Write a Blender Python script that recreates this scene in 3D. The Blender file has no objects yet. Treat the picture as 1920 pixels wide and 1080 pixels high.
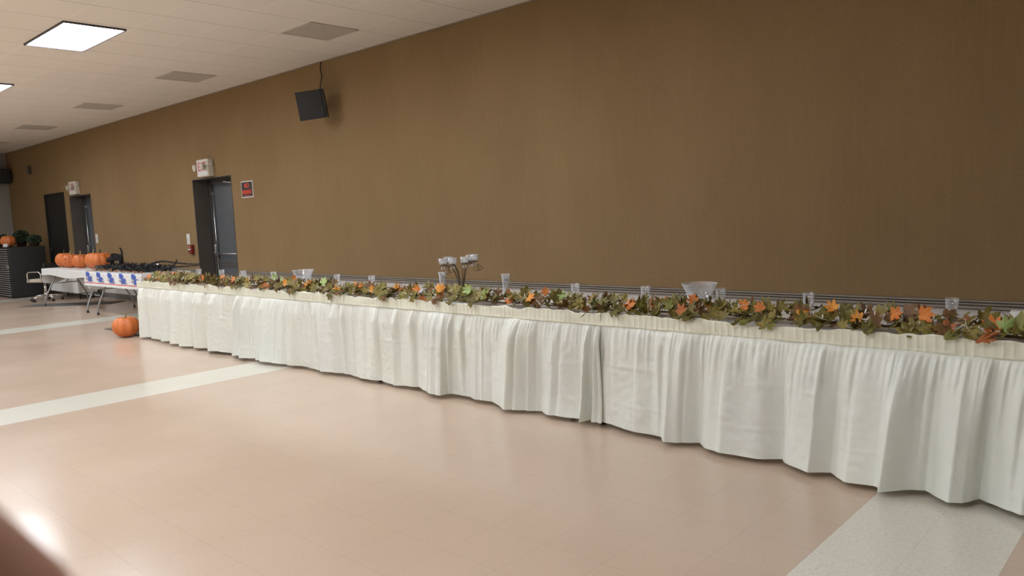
import bpy, math, random
from mathutils import Vector, Matrix, noise
R = math.radians
PI = math.pi
SC = bpy.context.scene
COL = SC.collection
W = 0.0

# ------------------------------------------------------------------ camera
cam_d = bpy.data.cameras.new('camera')
cam = bpy.data.objects.new('camera', cam_d)
COL.objects.link(cam)
cam_d.sensor_width = 36.0
cam_d.lens = 1441.77 / 1920.0 * 36.0
cam_d.clip_start = 0.005
cam_d.clip_end = 200
fwv = Vector((-0.67755699, 0.72872215, -0.09940094))
rv = Vector((0.73465492, 0.67695823, -0.04482973))
uv_ = Vector((-0.03462187, 0.10340009, 0.9940371))
CAMP = Vector((0, -6.18976, 1.45888))
cam.matrix_world = Matrix(((rv.x, uv_.x, -fwv.x, CAMP.x), (rv.y, uv_.y, -fwv.y, CAMP.y), (rv.z, uv_.z, -fwv.z, CAMP.z), (0, 0, 0, 1)))
cam_d.dof.use_dof = True
cam_d.dof.focus_distance = 7.0
cam_d.dof.aperture_fstop = 21
SC.camera = cam

# ------------------------------------------------------------------ world, exposure
wd = bpy.data.worlds.new('world')
SC.world = wd
wd.use_nodes = True
wd.node_tree.nodes['Background'].inputs[0].default_value = (1.0, 0.93, 0.85, 1)
wd.node_tree.nodes['Background'].inputs[1].default_value = 0.10
SC.view_settings.view_transform = 'Standard'
SC.view_settings.look = 'None'
SC.view_settings.gamma = 1
SC.view_settings.exposure = 0.92
SC.view_settings.use_curve_mapping = False
LAMP_STRENGTH = 13.0
CH = 3.60          # ceiling height
X0, X1 = -24.05, 5.0
Y0 = -15.0

# ------------------------------------------------------------------ helpers
def tag(o, label=None, cat=None, group=None, kind=None):
    if label: o['label'] = label
    if cat: o['category'] = cat
    if group: o['group'] = group
    if kind: o['kind'] = kind
    return o

def empty(name, loc, rz=0.0):
    o = bpy.data.objects.new(name, None)
    o.empty_display_size = 0.1
    COL.objects.link(o)
    o.location = loc
    o.rotation_euler = (0, 0, rz)
    return o

def thing(name, label, cat, loc=(0, 0, 0), rz=0.0, group=None):
    return tag(empty(name, loc, rz), label, cat, group)

class MB:
    def __init__(s):
        s.v = []; s.f = []; s.mi = []; s.sm = []
    def add(s, vs, fs, mi=0, smooth=False):
        b = len(s.v)
        s.v += [tuple(v) for v in vs]
        for f in fs:
            s.f.append(tuple(b + i for i in f)); s.mi.append(mi); s.sm.append(smooth)
        return s
    def box(s, c, d, rot=None, mi=0, taper=1.0):
        x, y, z = d[0] / 2, d[1] / 2, d[2] / 2
        vs = [Vector((a * x * (taper if e > 0 else 1), b_ * y * (taper if e > 0 else 1), e * z)) for e in (-1, 1) for b_ in (-1, 1) for a in (-1, 1)]
        if rot is not None: vs = [rot @ v for v in vs]
        vs = [v + Vector(c) for v in vs]
        s.add(vs, [(0, 2, 3, 1), (4, 5, 7, 6), (0, 1, 5, 4), (2, 6, 7, 3), (0, 4, 6, 2), (1, 3, 7, 5)], mi)
        return s
    def rbox(s, c, d, r=0.005, rot=None, mi=0):
        # box with chamfered edges (all 12)
        x, y, z = d[0] / 2, d[1] / 2, d[2] / 2
        r = min(r, x * .49, y * .49, z * .49)
        import bmesh
        bm = bmesh.new()
        bmesh.ops.create_cube(bm, size=2)
        for v in bm.verts: v.co = Vector((v.co.x * x, v.co.y * y, v.co.z * z))
        bmesh.ops.bevel(bm, geom=list(bm.edges), offset=r, segments=2, affect='EDGES', profile=.6)
        bm.verts.index_update()
        vs = [v.co.copy() for v in bm.verts]
        if rot is not None: vs = [rot @ v for v in vs]
        vs = [v + Vector(c) for v in vs]
        fs = [tuple(v.index for v in f.verts) for f in bm.faces]
        bm.free()
        s.add(vs, fs, mi, True)
        return s
    def tube(s, pts, r, n=8, mi=0, caps=True, closed=False):
        pts = [Vector(p) for p in pts]
        m = len(pts)
        rr = r if isinstance(r, (list, tuple)) else [r] * m
        vs = []; up = None
        for i, p in enumerate(pts):
            if closed: t = pts[(i + 1) % m] - pts[i - 1]
            else: t = pts[min(i + 1, m - 1)] - pts[max(i - 1, 0)]
            if t.length < 1e-9: t = Vector((0, 0, 1))
            t.normalize()
            if up is None:
                up = Vector((0, 0, 1)) if abs(t.z) < .9 else Vector((1, 0, 0))
            a = t.cross(up)
            if a.length < 1e-6: a = t.cross(Vector((0, 1, 0)))
            a.normalize(); b = a.cross(t).normalized(); up = b
            for k in range(n):
                an = 2 * PI * k / n
                vs.append(p + (a * math.cos(an) + b * math.sin(an)) * rr[i])
        fs = []
        for i in range(m if closed else m - 1):
            j = (i + 1) % m
            for k in range(n):
                l = (k + 1) % n
                fs.append((i * n + k, i * n + l, j * n + l, j * n + k))
        if caps and not closed:
            fs.append(tuple(range(n))[::-1]); fs.append(tuple((m - 1) * n + k for k in range(n)))
        s.add(vs, fs, mi, True)
        return s
    def lathe(s, prof, c=(0, 0, 0), n=24, mi=0, rib=0, ribd=0.0, cap=False, smooth=True):
        vs = []; m = len(prof)
        for (r, z) in prof:
            for k in range(n):
                a = 2 * PI * k / n
                q = r * (1 + (ribd * (abs(math.cos(rib * a / 2)) - .5) if rib else 0))
                vs.append((c[0] + q * math.cos(a), c[1] + q * math.sin(a), c[2] + z))
        fs = []
        for i in range(m - 1):
            for k in range(n):
                l = (k + 1) % n
                fs.append((i * n + k, i * n + l, (i + 1) * n + l, (i + 1) * n + k))
        if cap:
            fs.append(tuple(range(n))[::-1]); fs.append(tuple((m - 1) * n + k for k in range(n)))
        s.add(vs, fs, mi, smooth)
        return s
    def grid(s, nu, nv, fn, mi=0, mif=None, smooth=True):
        b = len(s.v)
        for j in range(nv + 1):
            for i in range(nu + 1):
                s.v.append(tuple(fn(i / nu, j / nv)))
        for j in range(nv):
            for i in range(nu):
                a = b + j * (nu + 1) + i
                s.f.append((a, a + 1, a + nu + 2, a + nu + 1))
                s.mi.append(mif((i + .5) / nu, (j + .5) / nv) if mif else mi); s.sm.append(smooth)
        return s
    def build(s, name, mats, parent=None, loc=None):
        me = bpy.data.meshes.new(name)
        me.from_pydata(s.v, [], s.f)
        if not isinstance(mats, (list, tuple)): mats = [mats]
        for m in mats: me.materials.append(m)
        me.polygons.foreach_set('material_index', s.mi)
        me.polygons.foreach_set('use_smooth', s.sm)
        me.update()
        o = bpy.data.objects.new(name, me)
        COL.objects.link(o)
        if parent is not None: o.parent = parent
        if loc: o.location = loc
        return o

def copy_tree(o, parent=None):
    c = o.copy(); COL.objects.link(c)
    if parent is not None:
        c.parent = parent
    for ch in list(o.children): copy_tree(ch, c)
    return c

# ------------------------------------------------------------------ materials
def mat(name, col, rough=.6, metal=0., spec=.5, noise_amt=0., nscale=10., bump=0., bscale=80., trans=0., ior=1.45, coat=0., emis=None, estr=0., col2=None, stretch=(1, 1, 1), alpha=1.0, sss=0.):
    m = bpy.data.materials.new(name); m.use_nodes = True
    nt = m.node_tree; b = nt.nodes['Principled BSDF']
    b.inputs['Base Color'].default_value = (*col, 1)
    b.inputs['Roughness'].default_value = rough
    b.inputs['Metallic'].default_value = metal
    b.inputs['Specular IOR Level'].default_value = spec
    b.inputs['IOR'].default_value = ior
    b.inputs['Transmission Weight'].default_value = trans
    b.inputs['Coat Weight'].default_value = coat
    b.inputs['Alpha'].default_value = alpha
    if emis:
        b.inputs['Emission Color'].default_value = (*emis, 1); b.inputs['Emission Strength'].default_value = estr
    if noise_amt or bump or col2:
        tc = nt.nodes.new('ShaderNodeTexCoord'); mp = nt.nodes.new('ShaderNodeMapping')
        mp.inputs['Scale'].default_value = stretch
        nt.links.new(tc.outputs['Object'], mp.inputs[0])
    if noise_amt or col2:
        n = nt.nodes.new('ShaderNodeTexNoise'); n.inputs['Scale'].default_value = nscale; n.inputs['Detail'].default_value = 4
        nt.links.new(mp.outputs[0], n.inputs['Vector'])
        mx = nt.nodes.new('ShaderNodeMix'); mx.data_type = 'RGBA'
        c2 = col2 if col2 else tuple(max(0, c * (1 - noise_amt)) for c in col)
        mx.inputs[6].default_value = (*col, 1); mx.inputs[7].default_value = (*c2, 1)
        cr = nt.nodes.new('ShaderNodeMapRange'); cr.inputs[1].default_value = .35; cr.inputs[2].default_value = .65
        nt.links.new(n.outputs[0], cr.inputs[0]); nt.links.new(cr.outputs[0], mx.inputs[0])
        nt.links.new(mx.outputs[2], b.inputs['Base Color'])
    if bump:
        n2 = nt.nodes.new('ShaderNodeTexNoise'); n2.inputs['Scale'].default_value = bscale; n2.inputs['Detail'].default_value = 3
        nt.links.new(mp.outputs[0], n2.inputs['Vector'])
        bp = nt.nodes.new('ShaderNodeBump'); bp.inputs['Strength'].default_value = bump; bp.inputs['Distance'].default_value = .01
        nt.links.new(n2.outputs[0], bp.inputs['Height']); nt.links.new(bp.outputs[0], b.inputs['Normal'])
    return m

class NT:
    def __init__(s, m): s.t = m.node_tree
    def math(s, op, a, b=None, c=None):
        n = s.t.nodes.new('ShaderNodeMath'); n.operation = op
        for i, x in enumerate((a, b, c)):
            if x is None: continue
            if isinstance(x, (int, float)): n.inputs[i].default_value = x
            else: s.t.links.new(x, n.inputs[i])
        return n.outputs[0]
    def mix(s, f, a, b):
        n = s.t.nodes.new('ShaderNodeMix'); n.data_type = 'RGBA'
        for i, x in ((0, f), (6, a), (7, b)):
            if isinstance(x, (int, float)): n.inputs[i].default_value = x
            elif isinstance(x, tuple): n.inputs[i].default_value = (*x, 1)
            else: s.t.links.new(x, n.inputs[i])
        return n.outputs[2]
    def coords(s):
        tc = s.t.nodes.new('ShaderNodeTexCoord'); sp = s.t.nodes.new('ShaderNodeSeparateXYZ')
        s.t.links.new(tc.outputs['Object'], sp.inputs[0])
        return tc.outputs['Object'], sp.outputs[0], sp.outputs[1], sp.outputs[2]
    def noise(s, vec, scale, detail=3, stretch=None, rough=.5):
        if stretch:
            mp = s.t.nodes.new('ShaderNodeMapping'); mp.inputs['Scale'].default_value = stretch
            s.t.links.new(vec, mp.inputs[0]); vec = mp.outputs[0]
        n = s.t.nodes.new('ShaderNodeTexNoise'); n.inputs['Scale'].default_value = scale; n.inputs['Detail'].default_value = detail
        n.inputs['Roughness'].default_value = rough
        s.t.links.new(vec, n.inputs['Vector']); return n.outputs[0]
    def white(s, vecx, vecy):
        c = s.t.nodes.new('ShaderNodeCombineXYZ'); s.t.links.new(vecx, c.inputs[0]); s.t.links.new(vecy, c.inputs[1])
        n = s.t.nodes.new('ShaderNodeTexWhiteNoise'); n.noise_dimensions = '2D'; s.t.links.new(c.outputs[0], n.inputs[0]); return n.outputs[0]
    def rng(s, x, a, b, c=0., d=1.):
        n = s.t.nodes.new('ShaderNodeMapRange'); s.t.links.new(x, n.inputs[0])
        for i, q in enumerate((a, b, c, d)): n.inputs[i + 1].default_value = q
        return n.outputs[0]
    def bump(s, h, strength, dist, b):
        n = s.t.nodes.new('ShaderNodeBump'); n.inputs['Strength'].default_value = strength; n.inputs['Distance'].default_value = dist
        s.t.links.new(h, n.inputs['Height']); s.t.links.new(n.outputs[0], b.inputs['Normal'])

def new_mat(name, rough=.5, spec=.5):
    m = bpy.data.materials.new(name); m.use_nodes = True
    b = m.node_tree.nodes['Principled BSDF']; b.inputs['Roughness'].default_value = rough; b.inputs['Specular IOR Level'].default_value = spec
    return m, b, NT(m)

TILE = 0.3123; SX0 = -1.2073; SPITCH = 20 * TILE
def floor_mat():
    m, b, t = new_mat('vinyl_floor', .2, .5)
    v, x, y, z = t.coords()
    xs = t.math('SUBTRACT', x, SX0)
    fx = t.math('FLOORED_MODULO', xs, TILE); fy = t.math('FLOORED_MODULO', y, TILE)
    def edge(f):
        return t.math('LESS_THAN', t.math('MINIMUM', f, t.math('SUBTRACT', TILE, f)), 0.0013)
    ln = t.math('MAXIMUM', edge(fx), edge(fy))
    st = t.math('LESS_THAN', t.math('FLOORED_MODULO', xs, SPITCH), 2 * TILE)
    ix = t.math('FLOOR', t.math('DIVIDE', xs, TILE)); iy = t.math('FLOOR', t.math('DIVIDE', y, TILE))
    wn = t.white(ix, iy)
    n1 = t.noise(v, 1.1, 3); n2 = t.noise(v, 55, 3, (1, 2.2, 1)); n3 = t.noise(v, 120, 2)
    pink = t.mix(t.rng(n1, .35, .65), (.565, .430, .322), (.585, .450, .342))
    pink = t.mix(t.math('MULTIPLY', t.rng(wn, 0, 1), .25), pink, (.54, .415, .325))
    white = t.mix(t.rng(n2, .42, .62), (.72, .70, .60), (.64, .615, .51))
    pink = t.mix(t.rng(n2, .52, .66, 0, .35), pink, (.50, .385, .30))
    c = t.mix(st, pink, white)
    sp = t.math('GREATER_THAN', n3, .725)
    c = t.mix(t.math('MULTIPLY', sp, .6), c, (.22, .15, .10))
    c = t.mix(t.math('MULTIPLY', ln, .22), c, (.25, .18, .13))
    m.node_tree.links.new(c, b.inputs['Base Color'])
    m.node_tree.links.new(t.rng(n1, .3, .7, .16, .24), b.inputs['Roughness'])
    hb = t.math('ADD', t.math('MULTIPLY', t.noise(v, 9, 2), .5), t.math('MULTIPLY', ln, -.1))
    t.bump(hb, .10, .01, b)
    return m

CGX, CGY, CPX = 0.684, 0.655, -6.69
def ceil_mat():
    m, b, t = new_mat('ceiling_tile', .95, .1)
    v, x, y, z = t.coords()
    fx = t.math('FLOORED_MODULO', t.math('SUBTRACT', x, CPX), CGX); fy = t.math('FLOORED_MODULO', y, CGY)
    def near(f, P, w): return t.math('LESS_THAN', t.math('MINIMUM', f, t.math('SUBTRACT', P, f)), w)
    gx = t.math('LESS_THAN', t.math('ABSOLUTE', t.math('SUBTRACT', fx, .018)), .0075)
    bar = t.math('MAXIMUM', near(fx, CGX, .012), near(fy, CGY, .012))
    n = t.noise(v, 140, 3)
    c = t.mix(t.rng(n, .4, .6), (.87, .82, .745), (.84, .79, .71))
    wn = t.white(t.math('FLOOR', t.math('DIVIDE', t.math('SUBTRACT', x, CPX), CGX)), t.math('FLOOR', t.math('DIVIDE', y, CGY)))
    c = t.mix(t.math('MULTIPLY', wn, .3), c, (.80, .75, .67))
    c = t.mix(t.math('MULTIPLY', bar, .8), c, (.90, .85, .78))
    c = t.mix(t.math('MULTIPLY', gx, .55), c, (.36, .31, .26))  # tile edge shadow beside the bars, painted into the colour
    m.node_tree.links.new(c, b.inputs['Base Color'])
    t.bump(n, .3, .004, b)
    return m

def wall_mat():
    m, b, t = new_mat('brown_fabric_wall', .95, .08)
    v, x, y, z = t.coords()
    n1 = t.noise(v, 1.3, 4, (1, 1, .45)); n2 = t.noise(v, 60, 3, (2.5, 1, .6)); n3 = t.noise(v, 9, 4, (4, 1, .25)); n4 = t.noise(v, 220, 2)
    c = t.mix(t.rng(n1, .35, .65), (.315, .213, .110), (.285, .190, .096))
    c = t.mix(t.rng(n2, .40, .62, 0, .30), c, (.222, .140, .064))
    c = t.mix(t.rng(n3, .50, .70, 0, .25), c, (.36, .242, .124))
    c = t.mix(t.rng(n4, .5, .68, 0, .35), c, (.40, .285, .155))
    seam = t.math('LESS_THAN', t.math('FLOORED_MODULO', t.math('ADD', x, .37), 1.37), .004)
    c = t.mix(t.math('MULTIPLY', seam, .25), c, (.16, .10, .055))
    m.node_tree.links.new(c, b.inputs['Base Color'])
    t.bump(t.math('ADD', n2, t.math('MULTIPLY', n4, .6)), .5, .006, b)
    return m

def skirt_mat(name='ivory_plastic_film', c1=(.82, .835, .74), c2=(.81, .825, .76)):
    m, b, t = new_mat(name, .33, .42)
    v, x, y, z = t.coords()
    n = t.noise(v, 2.2, 2)
    c = t.mix(t.rng(n, .35, .65), c1, c2)
    m.node_tree.links.new(c, b.inputs['Base Color'])
    n1 = t.noise(v, 14, 3, (1, 1, .8)); n2 = t.noise(v, 45, 2, (1, 1, .5))
    wv = m.node_tree.nodes.new('ShaderNodeTexVoronoi'); wv.feature = 'DISTANCE_TO_EDGE'; wv.inputs['Scale'].default_value = 3.5
    m.node_tree.links.new(v, wv.inputs['Vector'])
    cre = t.rng(wv.outputs['Distance'], 0, .05)
    h = t.math('ADD', t.math('ADD', n1, t.math('MULTIPLY', n2, .25)), t.math('MULTIPLY', cre, .03))
    t.bump(h, .28, .02, b)
    tr = m.node_tree.nodes.new('ShaderNodeBsdfTranslucent'); tr.inputs[0].default_value = (.85, .85, .66, 1)
    mx = m.node_tree.nodes.new('ShaderNodeMixShader'); mx.inputs[0].default_value = .12
    out = m.node_tree.nodes['Material Output']
    m.node_tree.links.new(b.outputs[0], mx.inputs[1]); m.node_tree.links.new(tr.outputs[0], mx.inputs[2])
    m.node_tree.links.new(mx.outputs[0], out.inputs[0])
    return m

def clear_mat(name, tint=(1, 1, 1), a=.28, rough=.05):
    # thin clear plastic: see-through film with a bright gloss
    m = bpy.data.materials.new(name); m.use_nodes = True
    nt = m.node_tree; nt.nodes.clear()
    o = nt.nodes.new('ShaderNodeOutputMaterial'); tr = nt.nodes.new('ShaderNodeBsdfTransparent'); tr.inputs[0].default_value = (*tint, 1)
    g = nt.nodes.new('ShaderNodeBsdfGlossy'); g.inputs['Roughness'].default_value = rough
    d = nt.nodes.new('ShaderNodeBsdfDiffuse'); d.inputs[0].default_value = (.85, .86, .88, 1)
    lw = nt.nodes.new('ShaderNodeLayerWeight'); lw.inputs[0].default_value = .45
    m1 = nt.nodes.new('ShaderNodeMixShader'); m2 = nt.nodes.new('ShaderNodeMixShader')
    mr = nt.nodes.new('ShaderNodeMapRange'); mr.inputs[1].default_value = 0; mr.inputs[2].default_value = 1; mr.inputs[3].default_value = a * .35; mr.inputs[4].default_value = min(1, a * 2.2)
    nt.links.new(lw.outputs['Facing'], mr.inputs[0])
    m1.inputs[0].default_value = .55
    nt.links.new(g.outputs[0], m1.inputs[1]); nt.links.new(d.outputs[0], m1.inputs[2])
    nt.links.new(mr.outputs[0], m2.inputs[0]); nt.links.new(tr.outputs[0], m2.inputs[1]); nt.links.new(m1.outputs[0], m2.inputs[2])
    nt.links.new(m2.outputs[0], o.inputs[0])
    return m

M = dict(
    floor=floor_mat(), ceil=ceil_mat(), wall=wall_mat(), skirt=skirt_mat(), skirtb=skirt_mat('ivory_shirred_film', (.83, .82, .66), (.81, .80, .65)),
    wains=mat('wainscot_white', (.66, .62, .58), .5, noise_amt=.05, nscale=3),
    rail=mat('rail_grey', (.34, .30, .25), .45, noise_amt=.1, nscale=6),
    raildark=mat('rail_dark', (.10, .085, .07), .5),
    farwall=mat('far_wall_paint', (.36, .35, .31), .8, noise_amt=.04, nscale=2),
    othwall=mat('beige_wall_paint', (.62, .56, .48), .8, noise_amt=.05, nscale=2),
    base=mat('dark_baseboard', (.16, .15, .14), .6),
    jamb=mat('jamb_brown_grey', (.115, .10, .085), .55, noise_amt=.12, nscale=4),
    frame=mat('door_frame_dark', (.085, .08, .075), .45),
    door=mat('door_slate_blue', (.115, .125, .135), .42, noise_amt=.08, nscale=3),
    black=mat('flat_black', (.018, .017, .015), .6, noise_amt=.2, nscale=8),
    blackg=mat('satin_black', (.025, .025, .024), .35),
    alu=mat('brushed_aluminium', (.62, .61, .60), .3, metal=1.),
    chrome=mat('chrome', (.85, .85, .85), .08, metal=1.),
    steel=mat('grey_painted_steel', (.36, .35, .33), .35, metal=.4),
    white=mat('white_plastic', (.78, .77, .74), .4),
    offw=mat('aged_white_plastic', (.66, .60, .50), .45),
    red=mat('red_enamel', (.22, .025, .018), .35),
    redlet=mat('red_letter', (.75, .04, .04), .5),
    signred=mat('sign_orange_red', (.82, .09, .035), .5),
    cloth=mat('white_table_plastic', (.76, .76, .74), .4, bump=.25, bscale=12),
    cloth2=mat('greyish_cloth', (.55, .52, .47), .6, bump=.3, bscale=14),
    blue=mat('print_blue', (.06, .11, .42), .5), grey=mat('print_grey', (.30, .30, .31), .5),
    pred=mat('print_red', (.68, .09, .09), .5), ppink=mat('print_rose', (.72, .45, .40), .5),
    pump=mat('pumpkin_orange', (.68, .20, .05), .45, col2=(.58, .155, .04), nscale=5, bump=.15, bscale=20),
    pumpd=mat('pumpkin_carving', (.25, .06, .015), .7),
    stem=mat('pumpkin_stem', (.30, .26, .12), .7, bump=.4, bscale=40),
    stemd=mat('dark_stem', (.05, .04, .03), .7),
    cat=mat('black_felt', (.012, .010, .012), .85, bump=.4, bscale=90),
    tinsel=mat('black_tinsel', (.015, .015, .017), .28),
    silver=mat('silver_foil', (.75, .77, .82), .18, metal=.9),
    bulb_o=mat('amber_bulb', (.9, .30, .05), .2),
    wicker=mat('twig_brown', (.13, .075, .035), .7),
    wire=mat('cream_wire', (.72, .64, .50), .5),
    bulb=mat('frosted_bulb', (.85, .83, .76), .25),
    vine=mat('vine_green_brown', (.11, .085, .03), .7),
    iron=mat('bronze_iron', (.13, .085, .055), .35, metal=.7),
    wax=mat('white_wax', (.88, .88, .86), .4),
    greyc=mat('grey_candle', (.42, .40, .42), .5),
    clear=clear_mat('clear_plastic', a=.30),
    glass=clear_mat('clear_glass', a=.40, rough=.03),
    gem=mat('clear_gem', (.85, .87, .92), .08, metal=.35),
    greend=mat('dark_green_leaf', (.030, .055, .022), .6, noise_amt=.3, nscale=14),
    pot=mat('dark_pot', (.06, .035, .02), .6),
    seat=mat('beige_vinyl', (.50, .45, .36), .5),
    matg=mat('grey_carpet_mat', (.115, .105, .095), .9, bump=.4, bscale=120),
    vent=mat('vent_grey', (.60, .55, .48), .8, noise_amt=.08, nscale=60),
    lampf=mat('lamp_frame_dark', (.075, .065, .075), .5),
    skin=mat('skin_brown', (.40, .21, .14), .65),
    nail=mat('nail', (.55, .33, .25), .35),
    speaker=mat('speaker_cloth', (.035, .036, .037), .75, bump=.3, bscale=200),
    sblack=mat('sign_black', (.03, .028, .028), .5),
    lampon=mat('lamp_diffuser_lit', (.9, .9, .9), .5, emis=(.93, 1.0, 1.10), estr=LAMP_STRENGTH),
    lampoff=mat('lamp_diffuser_unlit', (.7, .7, .68), .4),
)
def leafmat(name, c1, c2):
    m, b, t = new_mat(name, .5, .3)
    v, x, y, z = t.coords()
    c = t.mix(t.rng(t.noise(v, 26, 3), .38, .62), c1, c2)
    m.node_tree.links.new(c, b.inputs['Base Color'])
    return m
LEAF = [leafmat('leaf_olive', (.19, .155, .035), (.12, .095, .022)),
        leafmat('leaf_green', (.16, .165, .038), (.24, .215, .05)),
        leafmat('leaf_brown', (.19, .095, .035), (.13, .07, .028)),
        leafmat('leaf_khaki', (.30, .235, .06), (.19, .15, .035)),
        leafmat('leaf_orange', (.66, .22, .045), (.55, .16, .03)),
        leafmat('leaf_amber', (.75, .33, .04), (.62, .22, .03)),
        leafmat('leaf_pale_green', (.42, .52, .20), (.28, .42, .12)),
        leafmat('leaf_rust', (.46, .15, .045), (.34, .11, .035))]

# ------------------------------------------------------------------ the room
def struct(name, mb, m):
    return tag(mb.build(name, m), kind='structure')
struct('floor', MB().box(((X0 + X1) / 2, Y0 / 2, -.05), (X1 - X0, -Y0, .1)), M['floor'])
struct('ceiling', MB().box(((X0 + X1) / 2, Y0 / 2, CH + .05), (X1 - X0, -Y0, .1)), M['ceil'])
DOORS = [(-21.24, -19.81, 2.37, 0), (-19.46, -18.13, 2.25, 1), (-13.24, -11.86, 2.25, 1)]
RAILT, RAILB = .686, .622
DEP = .27
w = MB()
def wallseg(xa, xb, za, zb, mi):
    w.box(((xa + xb) / 2, .15, (za + zb) / 2), (xb - xa, .3, zb - za), mi=mi)
xs = [X0] + [v for d in DOORS for v in d[:2]] + [X1]
for i in range(0, len(xs), 2):
    wallseg(xs[i], xs[i + 1], RAILT - .03, CH, 0)
    wallseg(xs[i], xs[i + 1], 0, RAILT - .03, 1)
for xa, xb, zt, _ in DOORS: wallseg(xa, xb, zt, CH, 0)
tag(w.build('wall_back', [M['wall'], M['wains']]), kind='structure')
struct('wall_left', MB().box((X0 - .1, Y0 / 2, CH / 2), (.2, -Y0, CH)), M['farwall'])
struct('wall_right', MB().box((X1 + .1, Y0 / 2, CH / 2), (.2, -Y0, CH)), M['othwall'])
struct('wall_front', MB().box(((X0 + X1) / 2, Y0 - .1, CH / 2), (X1 - X0, .2, CH)), M['othwall'])
# chair rail: three rounded ridges with dark grooves between
def rail(xa, xb):
    b = MB()
    b.box(((xa + xb) / 2, -.008, (RAILT + RAILB) / 2), (xb - xa, .016, RAILT - RAILB), mi=1)
    for k, (zc, hh, dd) in enumerate(((RAILT - .006, .012, .030), (.6585, .011, .026), (.634, .017, .026))):
        b.box(((xa + xb) / 2, -dd / 2, zc), (xb - xa, dd, hh), mi=0)
    return b.build('trim', [M['rail'], M['raildark']])
for i, (xa, xb) in enumerate(((-11.80, X1), (-18.07, -13.30))):
    o = rail(xa, xb); o.name = 'trim_%d' % (i + 1); tag(o, kind='structure')
for i, (xa, xb) in enumerate(((-11.84, X1), (-18.10, -13.26), (X0, -21.26))):
    struct('baseboard_back' if i == 0 else 'baseboard_back_%d' % (i + 1), MB().box(((xa + xb) / 2, -.008, .05), (xb - xa, .016, .1)), M['base'])
# thin ceiling angle along the brown wall
struct('trim_3', MB().box(((X0 + X1) / 2, -.008, CH - .005), (X1 - X0, .016, .010)), M['rail'])

# recessed doors
def recessed_door(n, xa, xb, zt, handle_right=False):
    r = tag(empty('door_%d' % n, ((xa + xb) / 2, DEP, 0)), kind='structure')
    wd_ = xb - xa; hx = wd_ / 2
    f = MB()
    # lining of the recess
    for s in (-1, 1): f.box((s * (hx - .006), -DEP / 2, zt / 2), (.012, DEP + .012, zt), mi=0)
    f.box((0, -DEP / 2, zt - .006), (wd_, DEP + .012, .012), mi=0)
    f.build('jamb_lining', M['jamb'], r)
    f = MB()
    f.box((-hx + .065, .03, zt / 2), (.11, .06, zt)); f.box((hx - .04, .03, zt / 2), (.06, .06, zt)); f.box((0, .03, zt - .04), (wd_ - .024, .06, .06))
    f.box((-hx + .035, -.02, zt / 2), (.02, .05, zt - .03)); f.box((-hx + .125, -.006, zt / 2), (.012, .03, zt - .05))
    f.build('door_frame', M['frame'], r)
    la, lb = -hx + .125, hx - .07
    leaf = MB().rbox(((la + lb) / 2, .035, zt / 2 - .03), (lb - la, .045, zt - .08), .003).build('door_leaf', M['door'], r)
    zb = .95
    rod = MB().tube([(la + .065, -.018, .03), (la + .065, -.018, zt - .1)], .011, 8)
    for z in (.15, .8, 1.15, 2.0): rod.box((la + .065, -.012, z), (.045, .045, .05))
    rod.build('latch_rod', M['alu'], r)
    bar = MB().tube([(la + .05, .0, zb + .02), (la + .055, -.07, zb + .015), (la + .11, -.095, zb), (lb - .12, -.095, zb), (lb - .07, -.07, zb), (lb - .06, 0, zb)], .013, 10)
    bar.rbox((la + .055, -.03, zb + .06), (.06, .06, .22), .01); bar.rbox((lb - .06, -.03, zb + .02), (.06, .05, .14), .01)
    bar.build('panic_bar', M['alu'], r)
    cl = MB().rbox((lb - .16, -.02, zt - .15), (.24, .06, .06), .008)
    cl.tube([(lb - .2, -.05, zt - .115), (lb - .42, -.16, zt - .085), (lb - .62, -.03, zt - .07)], .009, 6)
    cl.build('door_closer', M['alu'], r)
    bm = MB().box(((la + lb) / 2, .005, zb - .19), (lb - la - .06, .012, .10)); bm.build('kick_band', M['frame'], r)
    MB().box((0, .045, .01), (wd_, .12, .02)).build('threshold', M['alu'], r)
    MB().box((0, .25, zt / 2), (wd_ + .2, .3, zt + .1)).build('dark_backing', M['frame'], r)
    return r
recessed_door(1, *DOORS[2][:3])
recessed_door(2, *DOORS[1][:3])
xa, xb, zt, _ = DOORS[0]
r = tag(empty('door_3', ((xa + xb) / 2, 0, 0)), kind='structure')
MB().box((0, .06, zt / 2), (xb - xa, .06, zt)).build('door_leaf', M['black'], r)
MB().rbox((-.55, .01, 1.02), (.05, .05, .12), .01).build('door_handle', M['blackg'], r)
f = MB(); hx = (xb - xa) / 2
for s in (-1, 1): f.box((s * (hx - .02), .02, zt / 2), (.04, .05, zt))
f.box((0, .02, zt - .02), (xb - xa, .05, .04)); f.build('door_frame', M['black'], r)

# ------------------------------------------------------------------ ceiling lights and vents
def louvre_light(on=True):
    r = empty('ceiling_light', (0, 0, 0))
    L, Wd = 2 * CGX - .05, CGY - .03
    f = MB()
    for s in (-1, 1):
        f.box((s * (L / 2 - .010), 0, -.008), (.020, Wd, .024)); f.box((0, s * (Wd / 2 - .008), -.008), (L, .016, .024))
    f.build('frame', M['lampf'], r)
    MB().box((0, 0, -.002), (L - .04, Wd - .032, .008)).build('diffuser', M['lampon'] if on else M['lampoff'], r)
    g = MB()
    for k in range(1, 6): g.box((0, -Wd / 2 + Wd * k / 6, -.009), (L - .05, .005, .004))
    g.build('louvre', M['steel'], r)
    return r
LX = -9.44; LY = -2.98
lon = louvre_light(); tag(lon, 'bright white rectangular ceiling light above the left part of the hall, shown whole', 'ceiling light', 'recessed ceiling lights')
lon.location = (LX, LY, CH)
def put_light(x, y, lab):
    o = copy_tree(lon); o.location = (x, y, CH); o['label'] = lab
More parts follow.
